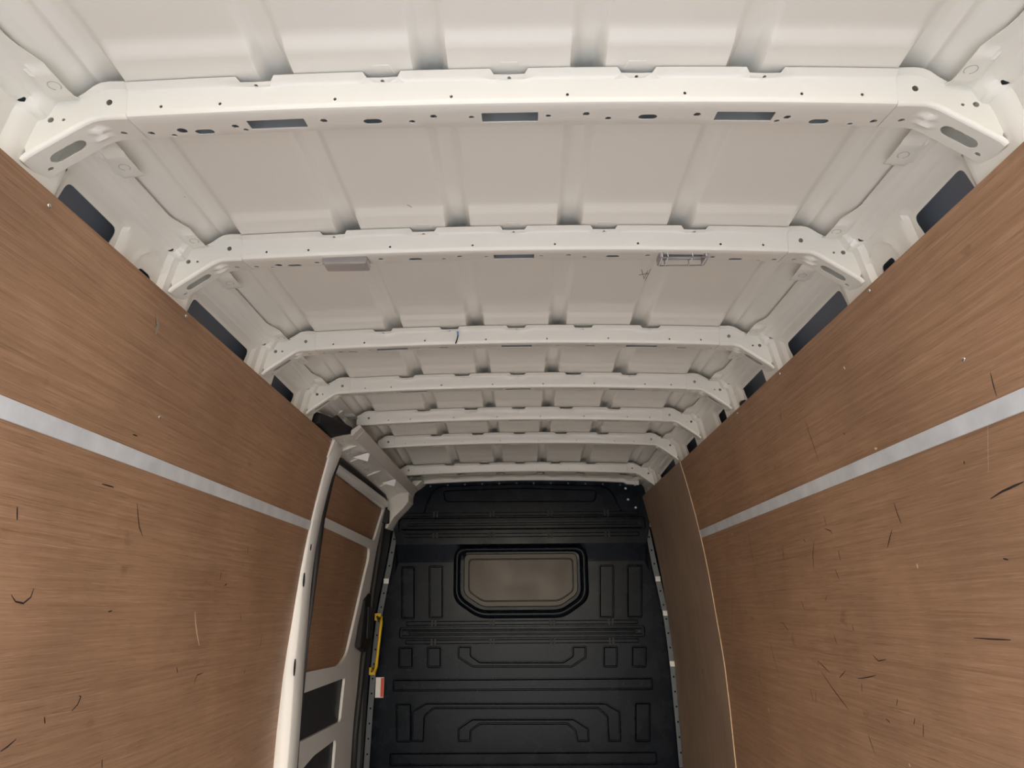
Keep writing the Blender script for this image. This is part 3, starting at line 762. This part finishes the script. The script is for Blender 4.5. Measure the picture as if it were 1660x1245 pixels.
# ledge and two long beams
def beamrow(pl, pr, h, half, ht):
    xl, xr = B(*pl)[0], B(*pr)[0]; z = (B(*pl)[1]+B(*pr)[1])/2
    g = .012; yb = by(z)
    field('beam', rpoly([(xl-g, z-half-g), (xr+g, z-half-g), (xr+g, z+half+g), (xl-g, z+half+g)], half*.9, 6), .035, .014, h)
    pad('beam_slot', rpoly([(xl+.05, z-.010), (xr-.05, z-.010), (xr-.05, z+.010), (xl+.05, z+.010)], .009, 4), .006, y=yb-h, sl=.005)
    for x in (xl+.028, xr-.028):
        mb = MB(); mb.loft([[(x+.007*math.cos(t), yb-h-d, z+.007*math.sin(t)) for t in np.linspace(0, 2*math.pi, 11)[:-1]] for d in (-.001, .002)]); mb.build('beam_bolt', BLACKM, bk)
    for zz_ in (z-half-.032, z+half+.032):
        pad('ledge', rpoly([(xl+.03, zz_-.014), (xr-.03, zz_-.014), (xr-.03, zz_+.014), (xl+.03, zz_+.014)], .006, 2), .006, sl=.006)
        for x in (-.56, -.19, .19, .56):
            for d in (-.011, .011):
                mb = MB(); mb.box((x+d-.006, by(zz_)-.010, zz_-.02), (x+d+.006, by(zz_)+.004, zz_+.02)); mb.build('locating_lug', BLACKM, bk)
beamrow((650, 852), (1042, 850), .018, .036, 1)
beamrow((650, 1025), (1043, 1024), .018, .024, 1)
# window
win = struct(empty('window_1'), 'dark cab window in the black bulkhead')
def ring(name, outer, inner, y0, y1, m, parent):
    """frame between two outlines with the same number of points"""
    mb = MB(); n = len(outer)
    R = [[(x, BY, z) for x, z in outer], [(x, y1, z) for x, z in [((o[0]*.75+i[0]*.25), (o[1]*.75+i[1]*.25)) for o, i in zip(outer, inner)]], [(x, y1, z) for x, z in [((o[0]*.25+i[0]*.75), (o[1]*.25+i[1]*.75)) for o, i in zip(outer, inner)]], [(x, y0, z) for x, z in inner]]
    mb.loft(R, True, False); return mb.build(name, m, parent, True)
def octo(x0, x1, zt, zb, cx, cz, r, seg=5): return rpoly([(x0, zt), (x1, zt), (x1, zb+cz), (x1-cx, zb), (x0+cx, zb), (x0, zb+cz)], r, seg)
x0, zt = Z1(418, 452); x1, zb = Z1(1096, 804)
xi0, zti = Z1(452, 478); xi1, zbi = Z1(1052, 762)
O1 = octo(x0, x1, zt, zb, .165, .11, .06); I1 = octo(xi0, xi1, zti, zbi, .13, .085, .05)
ring('window_surround', O1, I1, BY-.006, BY-.034, BLACK, win)
xa, za = Z1(468, 486); xb, zc = Z1(1040, 748)
PANEF = mat('pane_border', (.032, .027, .021), .4, spec=.4)
pad('pane_border', octo(xa, xb, za, zc, .12, .08, .04), .016, m=PANEF, parent=win)
xa, za = Z1(490, 510); xb, zc = Z1(1018, 722)
pad('pane_bead', octo(xa, xb, za, zc, .095, .062, .03), .004, y=BY-.016, sl=.003, m=BLACKM, parent=win)
xa, za = Z1(497, 517); xb, zc = Z1(1011, 715)
pad('pane', octo(xa, xb, za, zc, .09, .058, .028), .004, y=BY-.0185, sl=.002, m=PANE, parent=win)
# pressed fields
def rect(f, x0, y0, x1, y1, r=.014): field('pressed_field', rpoly([f(x0, y0), f(x1, y0), f(x1, y1), f(x0, y1)], r, 4))
rect(Z1, 155, 547, 226, 811); rect(Z1, 292, 543, 366, 809); rect(Z1, 1140, 539, 1216, 806); rect(Z1, 1278, 539, 1357, 806)
rect(Z7, 730, 609, 809, 723); rect(Z7, 880, 608, 957, 721); rect(Z8, 767, 604, 846, 719); rect(Z8, 916, 604, 997, 719)
rect(Z7, 717, 904, 801, 1111); rect(Z8, 932, 899, 1017, 1108)
def poly(f, pts): field('pressed_field', rpoly([f(*p) for p in pts], .010, 3))
poly(Z8, [(6, 604), (80, 604), (80, 655), (125, 685), (560, 685), (605, 655), (605, 604), (682, 604), (682, 668), (605, 719), (85, 719), (6, 668)])
xl = Z7(703, 783); xr = Z8(1030, 833)
def band(px0, px1, py0, py1, dots):
    a = B(px0, py0); b = B(px1, py1); field('pressed_field', rpoly([(a[0], a[1]), (b[0], a[1]), (b[0], b[1]), (a[0], b[1])], .012, 4))
    if dots:
        for k in range(14):
            x = a[0]+.07+(b[0]-a[0]-.14)*k/13; z = (a[1]+b[1])/2
            mb = MB(); mb.loft([[(x+.005*math.cos(t), BY-d, z+.005*math.sin(t)) for t in np.linspace(0, 2*math.pi, 9)[:-1]] for d in (0, .0035)]); mb.build('rivet', BLACKM, bk)
band(637, 1059, 1100.5, 1118.5, True); band(632, 1066, 1219.5, 1240, False)
poly(Z8, [(-160, 900), (780, 900), (860, 946), (864, 1108), (792, 1108), (785, 975), (740, 936), (-118, 936), (-162, 975), (-166, 1108), (-238, 1108), (-236, 946)])
poly(Z8, [(6, 1035), (80, 984), (615, 983), (695, 1035), (698, 1108), (630, 1108), (618, 1050), (580, 1018), (125, 1018), (80, 1050), (78, 1108), (6, 1108)])
# base panel with every groove outline cut out of it
m = MB(); m.loft([[(x, BY+.03, z) for x, z in base], [(x, by2(x, z), z) for x, z in base]], True, False)
m.add(*sheet(base, HOLES, [(x, z) for x in np.arange(-.78, .79, .06) for z in np.arange(.04, 1.8, .06)], lambda x, z: (x, by2(x, z), z), [[(x, z) for x in np.arange(-.80, .81, .02)] for z in (1.285, 1.372, 1.397)]))
m.build('bulkhead_panel', BLACK, bk)
# rivets along the top edge
for x in np.linspace(-.6, .66, 12):
    z = 1.792+crown(x)*1.2; mb = MB(); mb.loft([[(x+r*math.cos(t), by(z)-d, z+r*math.sin(t)) for t in np.linspace(0, 2*math.pi, 9)[:-1]] for d, r in ((-.001, .007), (.004, .006))]); mb.build('rivet', STEEL, bk)
for px, py in ((1013, 793), (1017, 811), (1029, 824), (1028, 787)):
    x, z = B(px, py); mb = MB(); mb.loft([[(x+r*math.cos(t), by(z)-d, z+r*math.sin(t)) for t in np.linspace(0, 2*math.pi, 9)[:-1]] for d, r in ((-.001, .009), (.005, .006))]); mb.build('rivet', GALV, bk)
# cream body corner between bulkhead and door header
m = MB(); C = [(-.69, 1.80), (-.625, 1.80), (-.66, 1.768), (-.70, 1.738), (-.714, 1.70), (-.714, 1.662), (-.748, 1.617), (-.805, 1.56), (-.845, 1.49), (-.862, 1.49), (-.862, 1.68), (-.74, 1.735)]
m.loft([[(x, BY+.01, z) for x, z in C], [(x, BY-.045, z) for x, z in C], [(x-.012, 4.70, z) for x, z in C]]); struct(m.build('trim_4', PAINT, None, bevel=.006), 'cream body corner above the sliding door at the bulkhead')
# body strip behind right plywood edge
m = MB(); m.loft([[(.842, 4.838, 1.50), (.853, 4.838, 1.50), (.853, 4.842, 1.50), (.842, 4.842, 1.50)], [(.815, 4.838, 1.72), (.83, 4.838, 1.72), (.83, 4.842, 1.72), (.815, 4.842, 1.72)]]); struct(m.build('trim_5', PAINT), 'narrow cream body edge beside bulkhead and darker plywood')

# ---- things on the bulkhead
gh = empty('grab_handle', tuple(at_y(612, 1045, BY-.03))); tag(gh, 'yellow plastic grab handle bolted to the bulkhead edge beside the sliding door', 'handle')
def loc(o, p): return tuple(Vector(p)-o.location)
a = Vector(at_y(613, 1000, BY-.02)); b = Vector(at_y(604, 1088, BY-.02))
m = MB(); m.tube([loc(gh, a+Vector((0, 0, -.01))), loc(gh, a+Vector((.028, -.035, -.004))), loc(gh, a+Vector((.030, -.045, -.03))), loc(gh, b+Vector((.030, -.045, .03))), loc(gh, b+Vector((.024, -.035, .006))), loc(gh, b+Vector((0, 0, .012)))], .0105, 8); m.build('grip', YELLOW, gh, True)
for p in (a, b):
    m = MB(); q = Vector(loc(gh, p)); m.box((q.x-.022, q.y-.004, q.z-.022), (q.x+.018, q.y+.012, q.z+.022)); f = m.build('foot', YELLOW, gh, bevel=.003)
    m = MB(); m.loft([[(q.x-.004+.007*math.cos(t), q.y-d, q.z+.007*math.sin(t)) for t in np.linspace(0, 2*math.pi, 9)[:-1]] for d in (.003, .008)]); m.build('bolt', BLACKM, f)
s0 = at_y(609.5, 1098, BY+.02); s1 = at_y(621.5, 1131, BY+.02)
lab = empty('warning_label', (s0[0], BY+.018, s0[2])); tag(lab, 'small white and red warning sticker below the yellow handle', 'label')
wd, ht = s1[0]-s0[0], s1[2]-s0[2]
m = MB(); m.box((0, 0, ht), (wd, .001, 0)); m.build('white_field', STICK, lab)
m = MB(); m.box((wd*.62, -.0012, ht*.97), (wd*.98, 0, ht*.03)); m.build('red_band', RED, lab)

# ---- things on the ribs
def lamp(x0, x1, filled, lab):
    ry = RIBY[1]; zc = 1.8135+crown(x0); e = empty('lamp_lens', ((x0+x1)/2, ry-.035, zc)); tag(e, lab, 'lamp'); hw = (x1-x0)/2
    if filled:
        m = MB(); R = []
        for d, k in ((.004, 1.0), (-.003, 1.0), (-.010, .98), (-.0135, .93)):
            R.append([(x, y, z) for x, y, z in [(sx*hw*k, sy*.024*k, d) for sx, sy in ((-1, -1), (1, -1), (1, 1), (-1, 1))]])
        m.loft(R); m.build('lens', LENS, e, bevel=.003)
        m = MB(); m.box((-hw*.97, -.026, -.002), (hw*.97, .026, .004)); m.build('rim', LENS, e, bevel=.001)
    else:
        zt, zb = .004, -.013
        for y in (-.022, .022):
            for z in (zt, zb):
                m = MB(); m.tube([(-hw, y, z), (hw, y, z)], .0017, 6); m.build('edge_bar', LENS, e, True)
        for x in (-hw*.98, -hw*.72, 0.02, hw*.98):
            m = MB(); m.tube([(x, -.022, zt), (x, -.022, zb), (x, .022, zb), (x, .022, zt)], .0016, 6); m.build('cross_bar', GALV, e, True)
        for sx in (-1, 1):
            m = MB(); m.box((sx*hw-.004, -.022, zb), (sx*hw+.004, .022, zt)); m.build('end_cap', LENS, e)
lamp(-.461, -.353, True, 'grey translucent lamp lens fitted under a roof rib')
lamp(.353, .461, False, 'empty clear lamp housing with thin bars under a roof rib')
wy = RIBY[2]-.0815
P = [at_y(742, 538, wy), at_y(742.5, 544, wy-.008), at_y(741, 550, wy-.006), at_y(738.5, 557, wy-.002)]
e = empty('loose_wire', tuple(P[0])); tag(e, 'short blue and black wire end hanging on a roof rib', 'wire')
o0 = Vector(P[0]); m = MB(); m.tube([Vector(p)-o0 for p in P[:2]], .0028, 6); m.build('blue_end', BLUE, e, True)
m = MB(); m.tube([Vector(p)-o0 for p in P[1:]], .002, 6); m.build('black_lead', BLACKM, e, True)

def roof_hit(px, py, lift=.0012):
    d = ray(px, py); z = 1.88
    for _ in range(6):
        p = CAM+d*((z-CAM[2])/d[2]); z = 1.868+crown(p[0])+.014-lift
    return Vector(p)
m = MB()
for ln in ([(660, 332), (671, 337.5), (662, 345)], [(1040, 437), (1044, 452), (1050, 439)], [(1036, 446), (1052, 443)], [(1046, 455), (1055, 436)], [(285, 321), (300, 319)]):
    P = [roof_hit(*q) for q in ln]; m.tube(P, .0006, 4)
o = m.build('pencil_marks', SCUFF, ceiling); o['kind'] = 'stuff'
